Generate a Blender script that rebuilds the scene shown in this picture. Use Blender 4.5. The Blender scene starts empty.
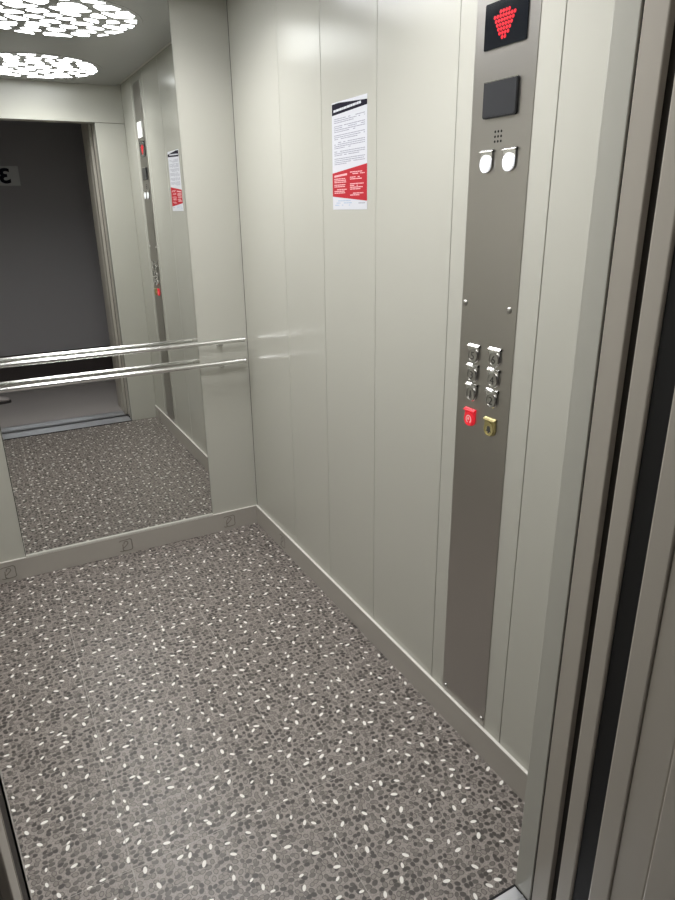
import bpy, bmesh, math, random
from mathutils import Vector, Matrix
random.seed(4)
C = bpy.context.scene.collection
SC = bpy.context.scene

# ------------------------------------------------------------------ materials
def srgb(r, g, b):
    f = lambda c: (c/255/12.92) if c/255 <= .04045 else ((c/255+.055)/1.055)**2.4
    return (f(r), f(g), f(b), 1)

def mat(name, col, rough=.5, metal=0.0, spec=.5, bump=None, emit=None, aniso=0, coat=0):
    m = bpy.data.materials.new(name); m.use_nodes = True
    nt = m.node_tree; b = nt.nodes['Principled BSDF']
    b.inputs['Base Color'].default_value = (*col[:3], 1)
    b.inputs['Roughness'].default_value = rough
    b.inputs['Metallic'].default_value = metal
    b.inputs['Specular IOR Level'].default_value = spec
    if coat:
        b.inputs['Coat Weight'].default_value = coat
        b.inputs['Coat Roughness'].default_value = .12
    if aniso:
        b.inputs['Anisotropic'].default_value = aniso
    if emit:
        b.inputs['Emission Color'].default_value = (*emit[0][:3], 1)
        b.inputs['Emission Strength'].default_value = emit[1]
    if bump:
        scale, strength, dist = bump
        tc = nt.nodes.new('ShaderNodeTexCoord'); mp = nt.nodes.new('ShaderNodeMapping')
        no = nt.nodes.new('ShaderNodeTexNoise'); bp = nt.nodes.new('ShaderNodeBump')
        mp.inputs['Scale'].default_value = scale if isinstance(scale, tuple) else (scale,)*3
        no.inputs['Scale'].default_value = 1; no.inputs['Detail'].default_value = 3
        bp.inputs['Strength'].default_value = strength; bp.inputs['Distance'].default_value = dist
        nt.links.new(tc.outputs['Object'], mp.inputs['Vector'])
        nt.links.new(mp.outputs['Vector'], no.inputs['Vector'])
        nt.links.new(no.outputs['Fac'], bp.inputs['Height'])
        nt.links.new(bp.outputs['Normal'], b.inputs['Normal'])
    return m

def brushed(name, col, rough, scale, var=.12, stren=.05):
    m = mat(name, col, rough, 1.0)
    nt = m.node_tree; b = nt.nodes['Principled BSDF']; L = nt.links.new
    tc = nt.nodes.new('ShaderNodeTexCoord'); mp = nt.nodes.new('ShaderNodeMapping')
    no = nt.nodes.new('ShaderNodeTexNoise'); mr = nt.nodes.new('ShaderNodeMapRange'); bp = nt.nodes.new('ShaderNodeBump')
    mp.inputs['Scale'].default_value = scale
    no.inputs['Scale'].default_value = 1; no.inputs['Detail'].default_value = 4
    L(tc.outputs['Object'], mp.inputs['Vector']); L(mp.outputs['Vector'], no.inputs['Vector'])
    L(no.outputs['Fac'], mr.inputs['Value'])
    mr.inputs['From Min'].default_value = .3; mr.inputs['From Max'].default_value = .7
    mr.inputs['To Min'].default_value = rough-var; mr.inputs['To Max'].default_value = rough+var
    L(mr.outputs['Result'], b.inputs['Roughness'])
    bp.inputs['Strength'].default_value = stren; bp.inputs['Distance'].default_value = .001
    L(no.outputs['Fac'], bp.inputs['Height']); L(bp.outputs['Normal'], b.inputs['Normal'])
    return m

def floor_material():
    m = bpy.data.materials.new('pebble_vinyl'); m.use_nodes = True
    nt = m.node_tree; N = nt.nodes; L = nt.links.new
    b = N['Principled BSDF']
    tc = N.new('ShaderNodeTexCoord')
    P = tc.outputs['Object']
    def vm(op, a, c=None):
        n = N.new('ShaderNodeVectorMath'); n.operation = op
        L(a, n.inputs[0])
        if c is not None:
            if isinstance(c, tuple): n.inputs[1].default_value = c
            else: L(c, n.inputs[1])
        return n
    def ma(op, a, c=None, clamp=False):
        n = N.new('ShaderNodeMath'); n.operation = op; n.use_clamp = clamp
        for i, v in enumerate((a, c)):
            if v is None: continue
            if isinstance(v, (int, float)): n.inputs[i].default_value = v
            else: L(v, n.inputs[i])
        return n.outputs[0]
    def ss(v, a, c, lo=0., hi=1.):
        n = N.new('ShaderNodeMapRange'); n.interpolation_type = 'SMOOTHSTEP'
        L(v, n.inputs['Value']); n.inputs['From Min'].default_value = a; n.inputs['From Max'].default_value = c
        n.inputs['To Min'].default_value = lo; n.inputs['To Max'].default_value = hi
        return n.outputs['Result']
    def cells(scale, rnd, squeeze, off):
        mp = vm('ADD', P, off)
        v = N.new('ShaderNodeTexVoronoi'); v.voronoi_dimensions = '2D'; v.feature = 'F1'
        v.inputs['Scale'].default_value = scale; v.inputs['Randomness'].default_value = rnd
        L(mp.outputs[0], v.inputs['Vector'])
        d = vm('SUBTRACT', mp.outputs[0], v.outputs['Position'])
        d = vm('MULTIPLY', d.outputs[0], (1, 1, 0))
        sep = N.new('ShaderNodeSeparateColor'); L(v.outputs['Color'], sep.inputs[0])
        ro = N.new('ShaderNodeVectorRotate'); ro.rotation_type = 'Z_AXIS'
        L(d.outputs[0], ro.inputs['Vector']); L(ma('MULTIPLY', sep.outputs[0], 6.283), ro.inputs['Angle'])
        sq = vm('MULTIPLY', ro.outputs[0], squeeze)
        ln = vm('LENGTH', sq.outputs[0])
        return ln.outputs['Value'], sep
    def mix(f, a, c):
        n = N.new('ShaderNodeMix'); n.data_type = 'RGBA'
        if isinstance(f, float): n.inputs[0].default_value = f
        else: L(f, n.inputs[0])
        for i, v in ((6, a), (7, c)):
            if isinstance(v, tuple): n.inputs[i].default_value = v
            else: L(v, n.inputs[i])
        return n.outputs[2]
    bg = (.215, .192, .176, 1)
    # fine speckle of the mortar
    no = N.new('ShaderNodeTexNoise'); no.inputs['Scale'].default_value = 260; no.inputs['Detail'].default_value = 2
    L(P, no.inputs['Vector'])
    base = mix(ss(no.outputs['Fac'], .35, .65), (.245, .217, .198, 1), (.345, .308, .282, 1))
    e, s = cells(68, .66, (1, 1.35, 1), (3.1, 1.7, 0))
    r = ma('ADD', ma('MULTIPLY', s.outputs[1], .0019), .0056)
    q = ma('DIVIDE', e, r)
    inside = ss(q, .85, 1.0, 1., 0.)
    tone = mix(ss(s.outputs[2], .1, .9), (.05, .043, .038, 1), (.25, .221, .201, 1))
    ring = ma('SUBTRACT', ss(q, .75, .95), ss(q, 1.05, 1.3))
    ring = ma('MULTIPLY', ring, .8, True)
    col = mix(inside, base, tone)
    col = mix(ring, col, (.05, .043, .038, 1))
    e2, s2 = cells(19.6, .88, (1, 2.0, 1), (7.3, 4.1, 0))
    r2 = ma('ADD', ma('MULTIPLY', s2.outputs[1], .0040), .0060)
    q2 = ma('DIVIDE', e2, r2)
    white = ss(q2, .85, 1.05, 1., 0.)
    col = mix(white, col, (.90, .875, .83, 1))
    # seams between the tiles
    sp = N.new('ShaderNodeSeparateXYZ'); L(P, sp.inputs[0])
    def seam(axis, at, w=.0011):
        return ss(ma('ABSOLUTE', ma('SUBTRACT', sp.outputs[axis], at)), w*.6, w*1.3, 1., 0.)
    se = seam(0, .085)
    for a, t in ((0, .54), (1, 1.214)):
        se = ma('MAXIMUM', se, seam(a, t))
    col = mix(ma('MULTIPLY', se, .7), col, (.42, .39, .36, 1))
    L(col, b.inputs['Base Color'])
    b.inputs['Roughness'].default_value = .37
    b.inputs['Specular IOR Level'].default_value = .5
    bp = N.new('ShaderNodeBump'); bp.inputs['Strength'].default_value = .35; bp.inputs['Distance'].default_value = .0012
    h = ma('SUBTRACT', ma('ADD', inside, white), ma('MULTIPLY', se, .8))
    L(h, bp.inputs['Height']); L(bp.outputs['Normal'], b.inputs['Normal'])
    return m

PAINT = (.53, .525, .473)
M = dict(
    wall=mat('painted_steel', PAINT, .2, 0, .5, bump=((60, 60, 60), .04, .0006)),
    skirt=mat('painted_skirting', (.44, .412, .375), .35, 0, .45),
    jamb=mat('painted_frame', (.5, .465, .41), .32, 0, .45, bump=((60, 60, 60), .04, .0006)),
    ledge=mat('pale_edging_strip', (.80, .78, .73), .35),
    mark=mat('skirting_mark', (.27, .245, .215), .5),
    ceil=mat('ceiling_panel_grey', (.33, .33, .318), .3, .0, .5),
    cove=mat('cove_trim_pale', (.66, .65, .6), .35),
    mirror=mat('mirror_silver', (.80, .81, .79), .0, 1.0),
    mirror_edge=mat('mirror_bright_edge', (.85, .86, .85), .12, 1.0),
    steel=brushed('brushed_steel', (.47, .45, .425), .34, (3, 3, 900), .05, .012),
    tube=brushed('satin_tube', (.80, .80, .78), .2, (6, 300, 300), .06, .03),
    chrome=mat('bright_chrome', (.78, .78, .77), .16, 1.0),
    cap=mat('button_steel', (.50, .49, .47), .3, 1.0),
    numeral=mat('numeral_dark', (.10, .10, .095), .4, .5),
    black=mat('flat_black', (.012, .012, .013), .55, 0, .3),
    dark=mat('dark_shaft', (.02, .019, .018), .8, 0, .2),
    seal_shade=mat('brown_black_seal_shade', (.03, .025, .021), .6, 0, .3),
    screen=mat('display_glass', (.008, .01, .014), .1, 0, .5),
    reader=mat('reader_plastic', (.028, .029, .034), .3, 0, .5),
    led=mat('red_led', (.1, .002, .005), .4, emit=((1, .004, .022), 1.0)),
    lens=mat('white_lamp_lens', (.8, .82, .85), .25, emit=((.92, .95, 1), .55)),
    emergency=mat('white_emergency_lens', (.9, .9, .92), .25, emit=((1, 1, 1), .9)),
    red=mat('red_button_face', (.62, .025, .04), .35, emit=((1, .03, .05), .35)),
    redmark=mat('pink_mark', (.85, .45, .45), .4, emit=((1, .35, .35), .25)),
    yellow=mat('yellow_brass_face', (.50, .43, .20), .35, .5),
    paper=mat('white_paper', (.68, .69, .745), .55, 0, .2),
    ink=mat('black_navy_ink', (.012, .010, .022), .6, 0, .08),
    redink=mat('red_ink', (.50, .032, .045), .6, 0, .1),
    pink=mat('pale_pink_text', (.85, .5, .52), .55, 0, .3),
    grey=mat('pale_grey_text', (.30, .30, .38), .55, 0, .3),
    blue=mat('pale_blue_text', (.42, .52, .68), .55, 0, .3),
    lamp=mat('lamp_diffuser', (.9, .9, .9), .4, emit=((.97, .985, 1), 11.0)),
    alu=brushed('aluminium_sill', (.60, .61, .64), .38, (4, 300, 4), .1, .1),
    hallwall=mat('dark_hall_paint', (.36, .345, .36), .6, 0, .3, bump=((40, 40, 40), .1, .001)),
    hallfloor=mat('hall_tile', (.42, .39, .38), .4, 0, .45),
    sign=mat('sign_plastic', (.58, .58, .59), .5),
    shoe=mat('pale_shoe_leather', (.55, .5, .49), .5),
    sole=mat('dark_shoe_sole', (.05, .045, .045), .6),
)
FLOOR = floor_material()

# ------------------------------------------------------------------ helpers
def obj(name, bm, m, parent=None, smooth=False, loc=None):
    me = bpy.data.meshes.new(name)
    bmesh.ops.recalc_face_normals(bm, faces=bm.faces[:])
    bm.to_mesh(me); bm.free()
    if smooth:
        for p in me.polygons: p.use_smooth = True
        try: me.set_sharp_from_angle(angle=math.radians(40))
        except Exception: pass
    for mm in (m if isinstance(m, (list, tuple)) else [m]): me.materials.append(mm)
    o = bpy.data.objects.new(name, me); C.objects.link(o)
    if parent: o.parent = parent
    if loc: o.location = loc
    return o

def box(bm, x0, x1, y0, y1, z0, z1, bev=0.0, seg=2, mi=0):
    r = bmesh.ops.create_cube(bm, size=1)
    vs = r['verts']
    for v in vs:
        v.co = Vector(((x0+x1)/2+v.co.x*(x1-x0), (y0+y1)/2+v.co.y*(y1-y0), (z0+z1)/2+v.co.z*(z1-z0)))
    fs = set(f for v in vs for f in v.link_faces)
    for f in fs: f.material_index = mi
    if bev:
        es = list(set(e for v in vs for e in v.link_edges))
        bmesh.ops.bevel(bm, geom=es, offset=bev, segments=seg, affect='EDGES', profile=.5)
    return bm

def tube(bm, a, b, r, seg=20, cap=True):
    a, b = Vector(a), Vector(b); d = b-a
    mtx = Matrix.Translation((a+b)/2) @ d.to_track_quat('Z', 'Y').to_matrix().to_4x4()
    bmesh.ops.create_cone(bm, cap_ends=cap, segments=seg, radius1=r, radius2=r, depth=d.length, matrix=mtx)
    return bm

def prism(bm, pts, f, d0, d1, mi=0):
    """extrude a 2-D outline: f(u, v, depth) gives the point"""
    lo = [bm.verts.new(f(u, v, d0)) for u, v in pts]; hi = [bm.verts.new(f(u, v, d1)) for u, v in pts]
    n = len(pts); fs = [bm.faces.new(lo), bm.faces.new(hi)]
    for i in range(n): fs.append(bm.faces.new((lo[i], lo[(i+1) % n], hi[(i+1) % n], hi[i])))
    for q in fs: q.material_index = mi
    return hi

def struct(name, bm, m, **k):
    o = obj(name, bm, m, **k); o['kind'] = 'structure'; return o

def tag(o, label, cat, group=None):
    o['label'] = label; o['category'] = cat
    if group: o['group'] = group
    return o

def empty(name, loc, label, cat, group=None):
    o = bpy.data.objects.new(name, None); C.objects.link(o); o.location = loc
    o.empty_display_size = .05
    return tag(o, label, cat, group)

def text_mesh(s, size, depth, bold=0.0):
    cu = bpy.data.curves.new('t', 'FONT'); cu.body = s; cu.size = size
    cu.align_x = 'CENTER'; cu.align_y = 'CENTER'; cu.extrude = depth; cu.offset = bold
    o = bpy.data.objects.new('t', cu); C.objects.link(o)
    bpy.context.view_layer.update()
    me = bpy.data.meshes.new_from_object(o.evaluated_get(bpy.context.evaluated_depsgraph_get()))
    bpy.data.objects.remove(o); bpy.data.curves.remove(cu)
    # centre on the outline itself
    xs = [v.co.x for v in me.vertices]; ys = [v.co.y for v in me.vertices]
    cx, cy = (min(xs)+max(xs))/2, (min(ys)+max(ys))/2
    for v in me.vertices: v.co.x -= cx; v.co.y -= cy
    return me

# ------------------------------------------------------------------ key dimensions (metres)
XL, XR = -.226, 1.026          # side walls
YF, YB = .754, 2.776           # inside of the front wall, back wall
ZC = 2.184                     # dropped ceiling panel
OL, OR = -.077, .841           # doorway
ZD = 1.975                     # doorway height
SK = .010                      # skirting thickness
ZS = .092                      # skirting height

# ------------------------------------------------------------------ setting
bm = bmesh.new(); box(bm, XL, XR, YF, YB+.02, -.03, 0)
struct('floor', bm, FLOOR)

def panelled(bm, axis, at, thick, edges, z0, z1, gap=.0022, bev=.0013):
    """sheet-steel panels standing side by side with fine joints"""
    for a, b in zip(edges[:-1], edges[1:]):
        a2, b2 = min(a, b)+gap/2, max(a, b)-gap/2
        if axis == 'x': box(bm, min(at, at+thick), max(at, at+thick), a2, b2, z0, z1, bev, 2)
        else: box(bm, a2, b2, min(at, at+thick), max(at, at+thick), z0, z1, bev, 2)

bm = bmesh.new()
panelled(bm, 'x', XR, .02, [YF-.02, 1.027, 1.335, 1.681, 2.006, 2.321, YB], .0, 2.215)
box(bm, XR+.012, XR+.03, YF-.02, YB+.03, 0, 2.25, mi=1)
struct('wall_right', bm, [M['wall'], M['dark']])
bm = bmesh.new()
panelled(bm, 'x', XL, -.02, [YF-.02, 1.07, 1.40, 1.73, 2.06, 2.39, YB], .0, 2.215)
box(bm, XL-.03, XL-.012, YF-.02, YB+.03, 0, 2.25, mi=1)
struct('wall_left', bm, [M['wall'], M['dark']])
bm = bmesh.new()
panelled(bm, 'y', YB, .02, [XL, -.013, .800, XR+.001], .0, 2.215)
box(bm, XL-.03, XR+.03, YB+.012, YB+.03, 0, 2.25, mi=1)
struct('wall_back', bm, [M['wall'], M['dark']])

# front wall: return panels each side of the doorway and the lintel over it
bm = bmesh.new()
box(bm, OR, XR, .7075, YF, 0, ZD-.001, .0018)
box(bm, XL, OL, .7075, YF, 0, ZD-.001, .0018)
box(bm, XL, XR, .7075, YF, ZD+.001, 2.215, .0018)
struct('wall_front', bm, M['wall'])
# outer flange of the return, behind the fine joint
bm = bmesh.new()
box(bm, OR+.0015, XR+.1, .664, .7050, 0, ZD, .0022)
box(bm, OR+.004, XR+.1, .700, .712, 0, ZD, mi=1)
box(bm, XL-.1, XR+.1, .664, .7060, ZD, 2.215, .0018)
struct('trim_1', bm, [M['jamb'], M['dark']])
# left closing post with its dark seal
bm = bmesh.new()
box(bm, XL-.1, OL-.004, .600, .7060, 0, ZD, .0018)
box(bm, OL-.012, OL, .660, .7365, 0, ZD, .002, mi=1)
box(bm, OL-.012, OL-.0005, .596, .6575, 0, ZD, .002)
struct('trim_2', bm, [M['jamb'], M['seal_shade']])

# car door leaf slid back into its pocket, its closing edge showing
bm = bmesh.new()
box(bm, OR+.001, OR+.76, .609, .6445, .006, ZD+.02, .004, 3)
box(bm, OR+.014, OR+.6, .6440, .664, .0, ZD+.02, mi=1)  # dark block painted in for the shade of the recess beside the leaf
struct('door_1', bm, [M['jamb'], M['seal_shade']])
# gap between the car and landing, its darkness given by solid black blocks
bm = bmesh.new()
box(bm, OR+.006, OR+.76, .566, .6085, -.02, ZD+.02, .001)
box(bm, OL-.3, OL-.03, .490, .598, -.02, ZD+.02, .001)
box(bm, OL-.3, OR+.76, .566, .664, ZD+.02, 2.25, .001)
struct('trim_3', bm, M['black'])
# landing door frame: two steps and a deep reveal
XF = .83
bm = bmesh.new()
box(bm, XF, OR+.76, .523, .5630, 0, ZD+.08, .003, 2)
box(bm, XF+.0035, OR+.76, .463, .5228, 0, ZD+.08, .003, 2)
box(bm, XF+.001, OR+.76, .285, .4628, 0, ZD+.08, .003, 2)
box(bm, OL-.33, OL-.012, .285, .488, 0, ZD+.08, .003, 2)
box(bm, OL-.33, OR+.76, .285, .5630, ZD+.08, ZD+.2, .003, 2)
struct('trim_4', bm, M['jamb'])

# sills
bm = bmesh.new()
box(bm, OL, OR, .610, YF-.003, -.03, .002, .0008)
for k in range(6):
    y = .628+k*.019
    box(bm, OL+.002, OR-.002, y, y+.006, .0015, .0034, .0008)
box(bm, OL, OR, YF-.0035, YF+.001, -.03, .0030, mi=1)
box(bm, OR-.003, OR, .61, YF, -.03, .0032, mi=1)
struct('trim_5', bm, [M['alu'], M['black']])
bm = bmesh.new()
box(bm, OL, XF, .450, .575, -.03, .001, .0008)
for k in range(4):
    y = .470+k*.022
    box(bm, OL+.002, XF-.002, y, y+.008, .0005, .0026, .0008)
struct('trim_6', bm, M['alu'])

# ceiling: dropped panel with a shadow gap and a pale cove strip
bm = bmesh.new()
box(bm, XL+.03, XR-.03, YF+.03, YB-.03, ZC, ZC+.03, .002)
struct('ceiling', bm, M['ceil'])
bm = bmesh.new()
box(bm, XL-.03, XR+.03, .5, YB+.03, 2.225, 2.26)
struct('trim_7', bm, M['ceil'])
bm = bmesh.new()
for a in ((XR-.013, XR-.0005, YF+.001, YB-.001), (XL+.0005, XL+.013, YF+.001, YB-.001)):
    box(bm, *a, 2.196, 2.222, .002)
box(bm, XL+.014, XR-.014, YF+.0005, YF+.013, 2.196, 2.222, .002)
struct('trim_8', bm, M['cove'])

# skirting (one length per wall) with pressed square marks
def mark_strokes(s):
    """outline of the pressed mark, as thin strokes in a unit square"""
    st = []
    def arc(cx, cy, r, a0, a1, n=7):
        return [(cx+r*math.cos(math.radians(a0+(a1-a0)*i/n)), cy+r*math.sin(math.radians(a0+(a1-a0)*i/n))) for i in range(n+1)]
    p = [(0, .92), (.10, .98), (.62, 1.0)] + arc(.78, .82, .2, 90, 0) + [(.98, .28)] + arc(.80, .22, .2, 0, -90) + [(.45, .0)] + arc(.42, .2, .2, -90, -180) + [(.24, .62)]
    st.append(p)
    st.append(arc(.50, .70, .16, 200, -60, 9) + [(.36, .36), (.24, .30)])
    st.append([(-.02, .06), (.14, .0), (.30, .04)])
    return [[(x*s, y*s) for x, y in q] for q in st]

def add_marks(bm, f, s, w=.0036, d=.0005, mi=1):
    for line in mark_strokes(s):
        for (x0, y0), (x1, y1) in zip(line[:-1], line[1:]):
            L_ = math.hypot(x1-x0, y1-y0)
            if L_ < 1e-6: continue
            nx, ny = -(y1-y0)/L_*w/2, (x1-x0)/L_*w/2
            tx, ty = (x1-x0)/L_*w*.3, (y1-y0)/L_*w*.3
            prism(bm, [(x0-tx+nx, y0-ty+ny), (x1+tx+nx, y1+ty+ny), (x1+tx-nx, y1+ty-ny), (x0-tx-nx, y0-ty-ny)], f, -.001, d, mi)

bm = bmesh.new()
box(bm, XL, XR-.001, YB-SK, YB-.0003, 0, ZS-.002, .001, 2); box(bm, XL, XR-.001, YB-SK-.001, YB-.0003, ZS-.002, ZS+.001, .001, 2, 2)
for cx in (-.084, .394, .880):
    add_marks(bm, lambda u, v, d, cx=cx: (cx-.03+u, YB-SK-d, .016+v), .054)
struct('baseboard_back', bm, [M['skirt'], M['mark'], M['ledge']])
bm = bmesh.new()
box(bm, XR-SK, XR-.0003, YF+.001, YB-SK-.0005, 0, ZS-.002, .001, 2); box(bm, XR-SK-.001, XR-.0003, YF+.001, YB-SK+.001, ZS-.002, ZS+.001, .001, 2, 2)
for cy in (.872, 2.45):
    add_marks(bm, lambda u, v, d, cy=cy: (XR-SK-d, cy+.03-u, .016+v), .054)
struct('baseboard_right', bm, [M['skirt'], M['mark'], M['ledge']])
bm = bmesh.new()
box(bm, XL+.0003, XL+SK, YF+.001, YB-SK-.0005, 0, ZS, .0022, 3)
struct('baseboard_left', bm, M['skirt'])

# hall outside the lift
bm = bmesh.new(); box(bm, -2.2, 2.6, -.72, .45, -.05, 0)
struct('hall_floor', bm, M['hallfloor'])
bm = bmesh.new(); box(bm, -2.2, 2.6, -.74, -.69, 0, 2.6)
box(bm, -2.25, -2.2, -.74, .3, 0, 2.6); box(bm, 2.6, 2.65, -.74, .3, 0, 2.6)
struct('hall_wall', bm, M['hallwall'])
bm = bmesh.new(); box(bm, -2.2, 2.6, -.6899, -.678, 0, .30, .002)
struct('baseboard_hall', bm, mat('hall_skirting_brown', (.06, .05, .05), .6, 0, .2))
bm = bmesh.new()
box(bm, -2.2, OL-.33, .30, .40, 0, 2.6); box(bm, OR+.76, 2.6, .30, .40, 0, 2.6); box(bm, OL-.33, OR+.76, .30, .40, ZD+.2, 2.6)
struct('landing_wall', bm, M['hallwall'])
bm = bmesh.new(); box(bm, -2.2, 2.6, -.74, .45, 2.6, 2.64)
struct('hall_ceiling', bm, M['hallwall'])

# floor number on the hall wall
sg = empty('floor_sign', (.372, -.69, 1.722), 'grey square sign with a black 3 on the dark hall wall, seen in mirror', 'sign')
bm = bmesh.new(); box(bm, -.088, .088, .0003, .004, -.072, .072, .001)
obj('sign_plate', bm, M['sign'], sg)
me = text_mesh('3', .150, .0006, .005); me.transform(Matrix.Diagonal((1.25, 1, 1, 1))); me.materials.clear(); me.materials.append(M['ink'])
o = bpy.data.objects.new('numeral', me); C.objects.link(o); o.parent = sg
o.matrix_local = Matrix.Translation((-.018, .0048, 0)) @ Matrix.Rotation(math.pi, 4, 'Z') @ Matrix.Rotation(math.pi/2, 4, 'X')

# ------------------------------------------------------------------ mirror
mr = empty('wall_mirror', (.3935, YB, .1), 'tall wall mirror on the back wall between two pale panels', 'mirror')
bm = bmesh.new(); box(bm, -.4055, .4055, -.0042, -.0004, -.002, 2.095, .0010, 1)
obj('glass', bm, M['mirror'], mr)
bm = bmesh.new(); box(bm, -.4065, .4065, -.0105, -.0043, -.0118, .0010, .0012, 2)
o = obj('bottom_trim', bm, M['cove'], mr); o['label'] = 'bright pale trim'

# ------------------------------------------------------------------ handrails
def handrail(z, label):
    h = empty('handrail', (.3935, YB, z), label, 'handrail', None)
    y = -.052
    bm = bmesh.new(); tube(bm, (-.598, y, 0), (.598, y, 0), .0100, 28)
    obj('rail', bm, M['tube'], h, True)
    for x in (-.5, .5):
        bm = bmesh.new(); tube(bm, (x, y, -.003), (x, y+.012, -.0155), .0055, 16); tube(bm, (x, y+.010, -.015), (x, -.003, -.015), .0055, 16)
        bmesh.ops.create_cone(bm, cap_ends=True, segments=24, radius1=.014, radius2=.012, depth=.004,
                              matrix=Matrix.Translation((x, -.0025, -.015)) @ Matrix.Rotation(math.pi/2, 4, 'X'))
        obj('bracket', bm, M['tube'], h, True)
    for x in (-.598, .598):
        bm = bmesh.new(); tube(bm, (x-.002, y, 0), (x+.002, y, 0), .0103, 28)
        obj('end_cap', bm, M['chrome'], h, True)
    return h
handrail(.914, 'upper of two satin steel handrails across the mirror')
handrail(.821, 'lower of two satin steel handrails across the mirror')

# ------------------------------------------------------------------ ceiling lights
def clip(poly, px, py, nx, ny):
    out = []
    for (ax, ay), (bx, by) in zip(poly, poly[1:]+poly[:1]):
        da, db = (ax-px)*nx+(ay-py)*ny, (bx-px)*nx+(by-py)*ny
        if da <= 0: out.append((ax, ay))
        if da*db < 0:
            t = da/(da-db); out.append((ax+(bx-ax)*t, ay+(by-ay)*t))
    return out

def pebbles(R, n, gap, seed):
    rnd = random.Random(seed); pts = []
    while len(pts) < n:
        best = None; bd = -1
        for _ in range(14):
            a = rnd.random()*2*math.pi; r = R*.97*math.sqrt(rnd.random())
            c = (r*math.cos(a), r*math.sin(a))
            d = min([math.hypot((c[0]-p[0])*.8, (c[1]-p[1])*1.2) for p in pts] or [1])
            if d > bd: bd, best = d, c
        pts.append(best)
    res = []
    circ = [(R*math.cos(2*math.pi*i/72), R*math.sin(2*math.pi*i/72)) for i in range(72)]
    for i, p in enumerate(pts):
        poly = circ[:]
        for j, q in enumerate(pts):
            if i == j or not poly: continue
            # anisotropic metric gives cells longer in x
            wx, wy = .8**2, 1.2**2
            nx, ny = (q[0]-p[0])*wx, (q[1]-p[1])*wy
            poly = clip(poly, (p[0]+q[0])/2, (p[1]+q[1])/2, nx, ny)
        if len(poly) < 3: continue
        cx = sum(a for a, b in poly)/len(poly); cy = sum(b for a, b in poly)/len(poly)
        # shrink by the web width, then round by corner cutting
        q = []
        for a, b in poly:
            L_ = math.hypot(a-cx, b-cy); k = max(.35, 1-gap/max(L_, 1e-4)); q.append((cx+(a-cx)*k, cy+(b-cy)*k))
        for _ in range(2):
            r2 = []
            for (a, b), (c, d) in zip(q, q[1:]+q[:1]):
                r2 += [(a*.75+c*.25, b*.75+d*.25), (a*.25+c*.75, b*.25+d*.75)]
            q = r2
        res.append(q)
    return res

def ceiling_light(x, y, seed, label):
    R = .338
    t = empty('ceiling_light', (x, y, ZC), label, 'ceiling light', None)
    bm = bmesh.new()
    bmesh.ops.create_cone(bm, cap_ends=True, segments=72, radius1=R+.004, radius2=R+.006, depth=.002, matrix=Matrix.Translation((0, 0, -.0012)))
    obj('cover_plate', bm, M['ceil'], t)
    bm = bmesh.new()
    for q in pebbles(R-.008, 46, .0215, seed):
        prism(bm, q, lambda u, v, d: (u, v, -d), .0010, .0034)
    bmesh.ops.create_cone(bm, cap_ends=True, segments=72, radius1=R-.006, radius2=R-.006, depth=.0006, matrix=Matrix.Translation((0, 0, -.0011)))
    o = obj('diffuser', bm, M['lamp'], t); o['label'] = 'glowing white pebble-shaped openings'
    la = bpy.data.lights.new('lamp', 'AREA'); la.shape = 'DISK'; la.size = 2*R-.03
    la.energy = LAMP_W; la.color = (1, .985, .975); la.spread = math.radians(142)
    lo = bpy.data.objects.new('lamp', la); C.objects.link(lo); lo.parent = t; lo.location = (0, 0, -.006)
    return t
LAMP_W = 8.3
ceiling_light(.464, 2.299, 11, 'round pebble-pattern ceiling light nearer the mirror')
ceiling_light(.488, 1.228, 23, 'round pebble-pattern ceiling light nearer the doorway')

# ------------------------------------------------------------------ car operating panel (on the right wall, facing -x)
# local frame: u runs towards the doorway (-y), v up; depth d comes out of the wall (-x)
PX, PY = XR, 1.178
cp = empty('control_panel', (PX, PY, 1.2), 'tall brushed steel control panel with lift buttons on the right wall', 'control panel')
F = lambda u, v, d: (-d, -u, v)
def rect(u0, u1, v0, v1): return [(u0, v0), (u1, v0), (u1, v1), (u0, v1)]
def rrect(u0, u1, v0, v1, r, n=5):
    p = []
    for cx, cy, a in ((u1-r, v1-r, 0), (u0+r, v1-r, 90), (u0+r, v0+r, 180), (u1-r, v0+r, 270)):
        for i in range(n+1):
            t = math.radians(a+90*i/n); p.append((cx+r*math.cos(t), cy+r*math.sin(t)))
    return p
def disc(cu, cv, r, n=28, sq=1): return [(cu+r*math.cos(2*math.pi*i/n), cv+r*sq*math.sin(2*math.pi*i/n)) for i in range(n)]
def shield(w, h, n=12):
    """square shoulders above, half round below"""
    r = w/2; p = [(r, h/2), (-r, h/2)]
    for i in range(n+1):
        t = math.radians(180+180*i/n); p.append((r*math.cos(t), -h/2+r*.8+r*.8*math.sin(t)))
    return p
def ringprism(bm, outer, inner, d0, d1, mi=0):
    n = len(outer)
    vs = [[bm.verts.new(F(u, v, d)) for u, v in pts] for pts, d in ((outer, d0), (outer, d1), (inner, d1), (inner, d0))]
    for k in range(4):
        A, B = vs[k], vs[(k+1) % 4]
        for i in range(n): bm.faces.new((A[i], A[(i+1) % n], B[(i+1) % n], B[i])).material_index = mi
PT = .0025
bm = bmesh.new()
box(bm, -PT, -.0002, -.089, .0985, .098-1.2, 2.150-1.2, .0009, 2)
obj('plate', bm, M['steel'], cp)

def part(name, m, parent, loc_uvd, build, smooth=False):
    bm = bmesh.new(); build(bm)
    o = obj(name, bm, m, parent, smooth); u, v, d = loc_uvd; o.location = F(u, v, d); return o

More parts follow.
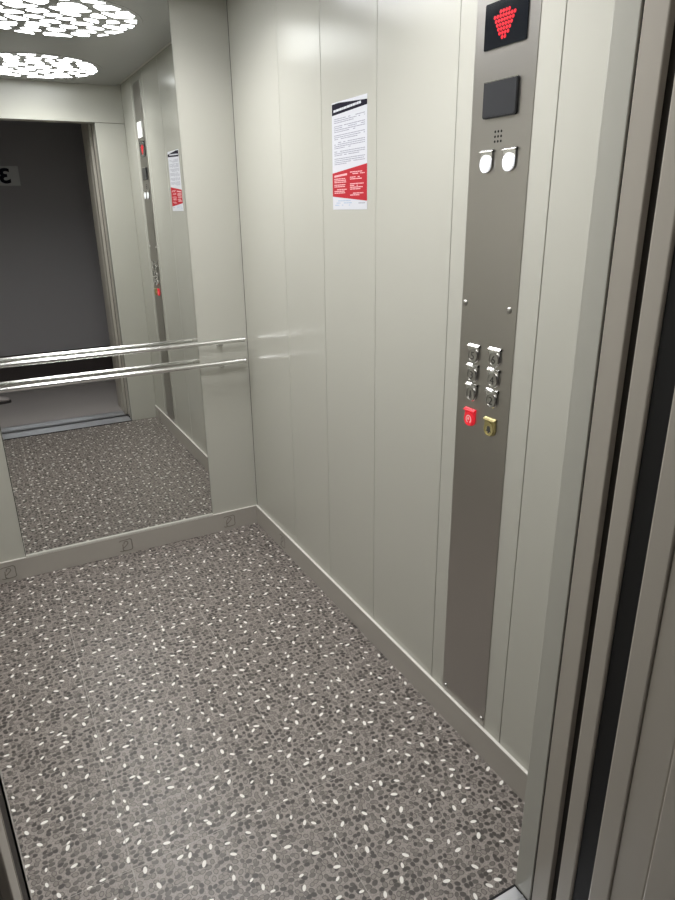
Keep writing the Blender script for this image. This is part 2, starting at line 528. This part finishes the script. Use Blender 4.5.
def bezel(bm, w, h):
    """steel surround: a low shield plate with a lip along the top that overhangs the cap"""
    lo, hi = shield(w, h, 16), shield(w-.003, h-.003, 16)
    A = [bm.verts.new(F(u, v, 0)) for u, v in lo]; B = [bm.verts.new(F(u, v, .0025)) for u, v in lo]; D = [bm.verts.new(F(u, v, .004)) for u, v in hi]
    n = len(lo)
    for X, Y in ((A, B), (B, D)):
        for i in range(n): bm.faces.new((X[i], X[(i+1) % n], Y[(i+1) % n], Y[i]))
    bm.faces.new(D); bm.faces.new(A)
    z1 = h/2
    for (u0, u1) in ((-w/2, w/2),):
        # lip: sloped top face catches the light
        a = [(0, z1), (.0085, z1-.0045), (.0085, z1-.0062), (0, z1-.0062)]
        L_ = [bm.verts.new(F(u0, v, d)) for d, v in a]; R_ = [bm.verts.new(F(u1, v, d)) for d, v in a]
        bm.faces.new(L_); bm.faces.new(R_)
        for i in range(4): bm.faces.new((L_[i], L_[(i+1) % 4], R_[(i+1) % 4], R_[i]))
# arrow display
dp = part('display', M['screen'], cp, (-.0045, 1.793-1.2, PT), lambda bm: prism(bm, rrect(-.0625, .0625, -.0415, .0415, .003), F, 0, .0025))
rows = [4, 8, 7, 6, 5, 4, 2]
def arrow(bm):
    s = .0083
    for r, n in enumerate(rows):
        for k in range(n):
            u = (k-(n-1)/2)*s; v = (3-r)*s*.92
            prism(bm, disc(u, v, .0037, 8), F, .0022, .0030)
o = part('arrow', M['led'], dp, (-.003, -.002, 0), arrow); o['label'] = 'red dotted arrow pointing down'
# card reader
rd = part('card_reader', M['reader'], cp, (-.005, 1.6576-1.2, PT), lambda bm: prism(bm, rrect(-.049, .049, -.0325, .0325, .005), F, 0, .006))
part('reader_rim', M['black'], rd, (0, 0, 0), lambda bm: ringprism(bm, rrect(-.0515, .0515, -.035, .035, .006), rrect(-.0492, .0492, -.0327, .0327, .005), -.0002, .0052))
part('reader_lip', M['chrome'], rd, (0, .0335, 0), lambda bm: prism(bm, rect(-.0505, .0505, -.001, .0012), F, .004, .0066))
# speaker holes
def holes(bm):
    for i in range(3):
        for j in range(3): prism(bm, disc((i-1)*.0095, (j-1)*.0095, .0026, 12), F, -.0005, .0004)
part('speaker_grille', M['black'], cp, (-.0075, 1.5864-1.2, PT), holes)
# two white indicator lamps
for u in (-.037, .035):
    il = part('indicator_lamp', M['chrome'], cp, (u, 1.5390-1.2, PT), lambda bm: (bezel(bm, .039, .047), None))
    o = part('lens', M['lens'], il, (0, -.0045, .004), lambda bm: prism(bm, disc(0, 0, .0170, 28, 1.05), F, -.001, .0030)); o['label'] = 'glowing white lens'
# emergency light
el = part('emergency_light', M['chrome'], cp, (0, 1.8997-1.2, PT), lambda bm: prism(bm, rrect(-.052, .052, -.047, .047, .004), F, 0, .004))
o = part('lens', M['emergency'], el, (0, 0, .004), lambda bm: prism(bm, rrect(-.047, .047, -.042, .042, .003), F, -.001, .0015)); o['label'] = 'glowing white lens'
# buttons
def glyph_parent(me, parent, m, d):
    me.materials.clear(); me.materials.append(m)
    o = bpy.data.objects.new('numeral', me); C.objects.link(o); o.parent = parent
    o.matrix_local = Matrix.Translation((-d, 0, -.0045)) @ Matrix.Rotation(-math.pi/2, 4, 'Z') @ Matrix.Rotation(math.pi/2, 4, 'X')
    return o
def button(u, z, face, glyph=None, label=None, bez=None):
    b = part('button', bez or M['chrome'], cp, (u, z-1.2, PT), lambda bm: (bezel(bm, .039, .045), None))
    part('button_cap', face, b, (0, -.0045, 0), lambda bm: (ringprism(bm, disc(0, 0, .0165, 28), disc(0, 0, .0135, 28), .003, .0072), prism(bm, disc(0, 0, .0137, 28), F, .003, .0058)))
    if glyph: glyph_parent(text_mesh(glyph, .027, .0006), b, M['numeral'], .0062)
    if label: b['label'] = label
    return b
for (u, z, g) in ((-.042, 1.1179, '5'), (-.042, 1.0705, '3'), (-.042, 1.0230, '1'), (.032, 1.1219, '6'), (.032, 1.0734, '4'), (.032, 1.0240, '2')):
    button(u, z, M['cap'], g, 'round steel button with numeral ' + g)
rb = button(-.043, 0.9588, M['red'], None, 'lit red button', M['red'])
def bell(bm):
    for i in range(14):
        a0, a1 = math.radians(-60+i*22), math.radians(-60+(i+1)*22); r0, r1 = .0075, .0105
        prism(bm, [(r0*math.cos(a0), r0*math.sin(a0)), (r1*math.cos(a0), r1*math.sin(a0)), (r1*math.cos(a1), r1*math.sin(a1)), (r0*math.cos(a1), r0*math.sin(a1))], F, .006, .0071)
    prism(bm, disc(-.001, .001, .0035, 12), F, .006, .0071)
part('symbol', M['redmark'], rb, (0, -.0045, -.0008), bell)
yb = button(.032, 0.9538, M['yellow'], None, 'brass yellow bell button', M['yellow'])
def bell2(bm):
    prism(bm, [(-.009, -.006), (.009, -.006), (.006, -.002), (.0055, .004), (.003, .0075), (-.003, .0075), (-.0055, .004), (-.006, -.002)], F, .006, .0071)
    prism(bm, disc(0, -.008, .0025, 10), F, .006, .0071)
part('bell_symbol', M['numeral'], yb, (0, -.0045, -.0008), bell2)
# screws
for u, z in ((-.086, 1.233), (.066, 1.233), (-.084, .113), (.077, .117)):
    def scr(bm):
        tmp = bmesh.ops.create_uvsphere(bm, u_segments=14, v_segments=8, radius=.0075)
        for v in tmp['verts']: v.co = Vector((v.co.x*.7, v.co.y, v.co.z))
    part('screw', M['cap'], cp, (u, z-1.2, PT), scr, True)

# ------------------------------------------------------------------ notice on the right wall
ps = empty('paper_notice', (XR, 1.832, 1.592), 'white paper notice with black header and red block taped to right wall', 'notice')
W2, H2 = .1035, .148
def pbuild(name, m, polys, d0=.0006, d1=.0010):
    bm = bmesh.new()
    for p in polys: prism(bm, p, F, d0, d1)
    return obj(name, bm, m, ps)
pbuild('sheet', M['paper'], [rect(-W2, W2, -H2, H2)], -.0003, .0008)
top = H2
pbuild('header_band', M['ink'], [[(-.102, top-.034), (-.102, top-.004), (-.06, top-.003), (.1035, top-.013), (.1035, top-.026)]], .0006, .0010)
rt = random.Random(5)
def words(u0, u1, v0, v1, h, fill=.9):
    """a run of illegible word blocks along a slanting base line"""
    out = []; u = u0
    while u < u1-.004:
        w = min(rt.uniform(.006, .02), u1-u)
        f = (u-u0)/(u1-u0); g = (u+w-u0)/(u1-u0)
        a, b = v0+(v1-v0)*f, v0+(v1-v0)*g
        if rt.random() < fill: out.append([(u, a), (u+w, b), (u+w, b+h), (u, a+h)])
        u += w+.0016
    return out
pbuild('header_text', M['paper'], words(-.092, .07, top-.0262, top-.0195, .0062, 1), .0009, .0012)
tl = []
v = top-.046
blocks = (3, 4, 3, 4, 3, 4)
for nb in blocks:
    for k in range(nb):
        end = .092 if k < nb-1 else rt.uniform(-.02, .07)
        tl += words(-.09, end, v, v+.001, .0020, .93); v -= .0051
    v -= .0042
pbuild('body_text', M['grey'], tl, .0007, .00085)
pbuild('red_block', M['redink'], [[(-.1035, -.110), (.1035, -.1245), (.1035, -.026), (-.1035, -.044)]], .0006, .0010)
tr = [[(-.092, -.056), (-.012, -.052), (-.012, -.0465), (-.092, -.0505)]]
for v0, n in ((-.062, 3), (-.079, 2), (-.092, 3)):
    for k in range(n): tr += words(-.092, rt.uniform(-.03, -.008), v0-k*.0048, v0-k*.0048, .0026, .95)
for v0, n in ((-.046, 2), (-.060, 2), (-.078, 4), (-.104, 2)):
    for k in range(n): tr += words(.006, rt.uniform(.05, .094), v0-k*.0048, v0-k*.0048, .0026, .95)
pbuild('red_block_text', M['pink'], tr, .0009, .0012)
bl = []
for k in range(3): bl += words(-.09, .03, -.124-k*.0062, -.124-k*.0062, .0026, .6)
pbuild('footer_text', M['blue'], bl, .0007, .0009)
pbuild('footer_note', M['grey'], words(.055, .092, -.131, -.131, .0022, 1), .0007, .0009)

# ------------------------------------------------------------------ pale shoe on the hall floor, at the mirror's left edge
sh = empty('shoe', (-.045, -.27, 0), 'pale shoe on the hall floor, reflected at the left edge of mirror', 'shoe')
def loft(secs, n=20):
    bm = bmesh.new(); rings = []
    for x, w, zb, zt in secs:
        rings.append([bm.verts.new((x, w*math.cos(2*math.pi*i/n), max(zb, (zb+zt)/2+(zt-zb)/2*math.sin(2*math.pi*i/n)))) for i in range(n)])
    for A, B in zip(rings[:-1], rings[1:]):
        for i in range(n): bm.faces.new((A[i], A[(i+1) % n], B[(i+1) % n], B[i]))
    bm.faces.new(rings[0]); bm.faces.new(rings[-1]); return bm
obj('upper', loft([(-.135, .02, .03, .07), (-.13, .031, .018, .098), (-.09, .036, .016, .104), (-.045, .037, .016, .098), (0, .041, .016, .08), (.05, .046, .016, .062), (.09, .043, .016, .052), (.118, .03, .018, .042), (.128, .014, .022, .034)]), M['shoe'], sh, True)
bm = bmesh.new()
out = []
for i in range(36):
    t = 2*math.pi*i/36; x = .137*math.cos(t); w = .036+.012*math.cos(t)
    out.append((x, w*math.sin(t)))
prism(bm, out, lambda u, v, d: (u, v, d), .0, .019)
obj('sole', bm, M['sole'], sh)

# ------------------------------------------------------------------ world, camera, view
w = bpy.data.worlds.new('World'); SC.world = w; w.use_nodes = True
w.node_tree.nodes['Background'].inputs[0].default_value = (.5, .5, .55, 1)
w.node_tree.nodes['Background'].inputs[1].default_value = .02

yaw, pitch, roll = 0.488493328, -0.352713958, -0.0141033407
f = Vector((math.sin(yaw)*math.cos(pitch), math.cos(yaw)*math.cos(pitch), math.sin(pitch)))
r = f.cross(Vector((0, 0, 1))).normalized(); u = r.cross(f)
r2 = r*math.cos(roll)+u*math.sin(roll); u2 = u*math.cos(roll)-r*math.sin(roll)
cd = bpy.data.cameras.new('camera'); cam = bpy.data.objects.new('camera', cd); C.objects.link(cam)
cam.matrix_world = Matrix(((r2.x, u2.x, -f.x, 0), (r2.y, u2.y, -f.y, 0), (r2.z, u2.z, -f.z, 1.45), (0, 0, 0, 1)))
cd.sensor_fit = 'VERTICAL'; cd.sensor_height = 36; cd.lens = 658.31/900*36
cd.clip_start = .02
SC.camera = cam
SC.view_settings.view_transform = 'Standard'; SC.view_settings.look = 'None'
SC.view_settings.gamma = 1; SC.view_settings.use_curve_mapping = False
SC.view_settings.exposure = 0.0
SC.cycles.max_bounces = 14; SC.cycles.diffuse_bounces = 8; SC.cycles.glossy_bounces = 8
SC.cycles.sample_clamp_indirect = 8
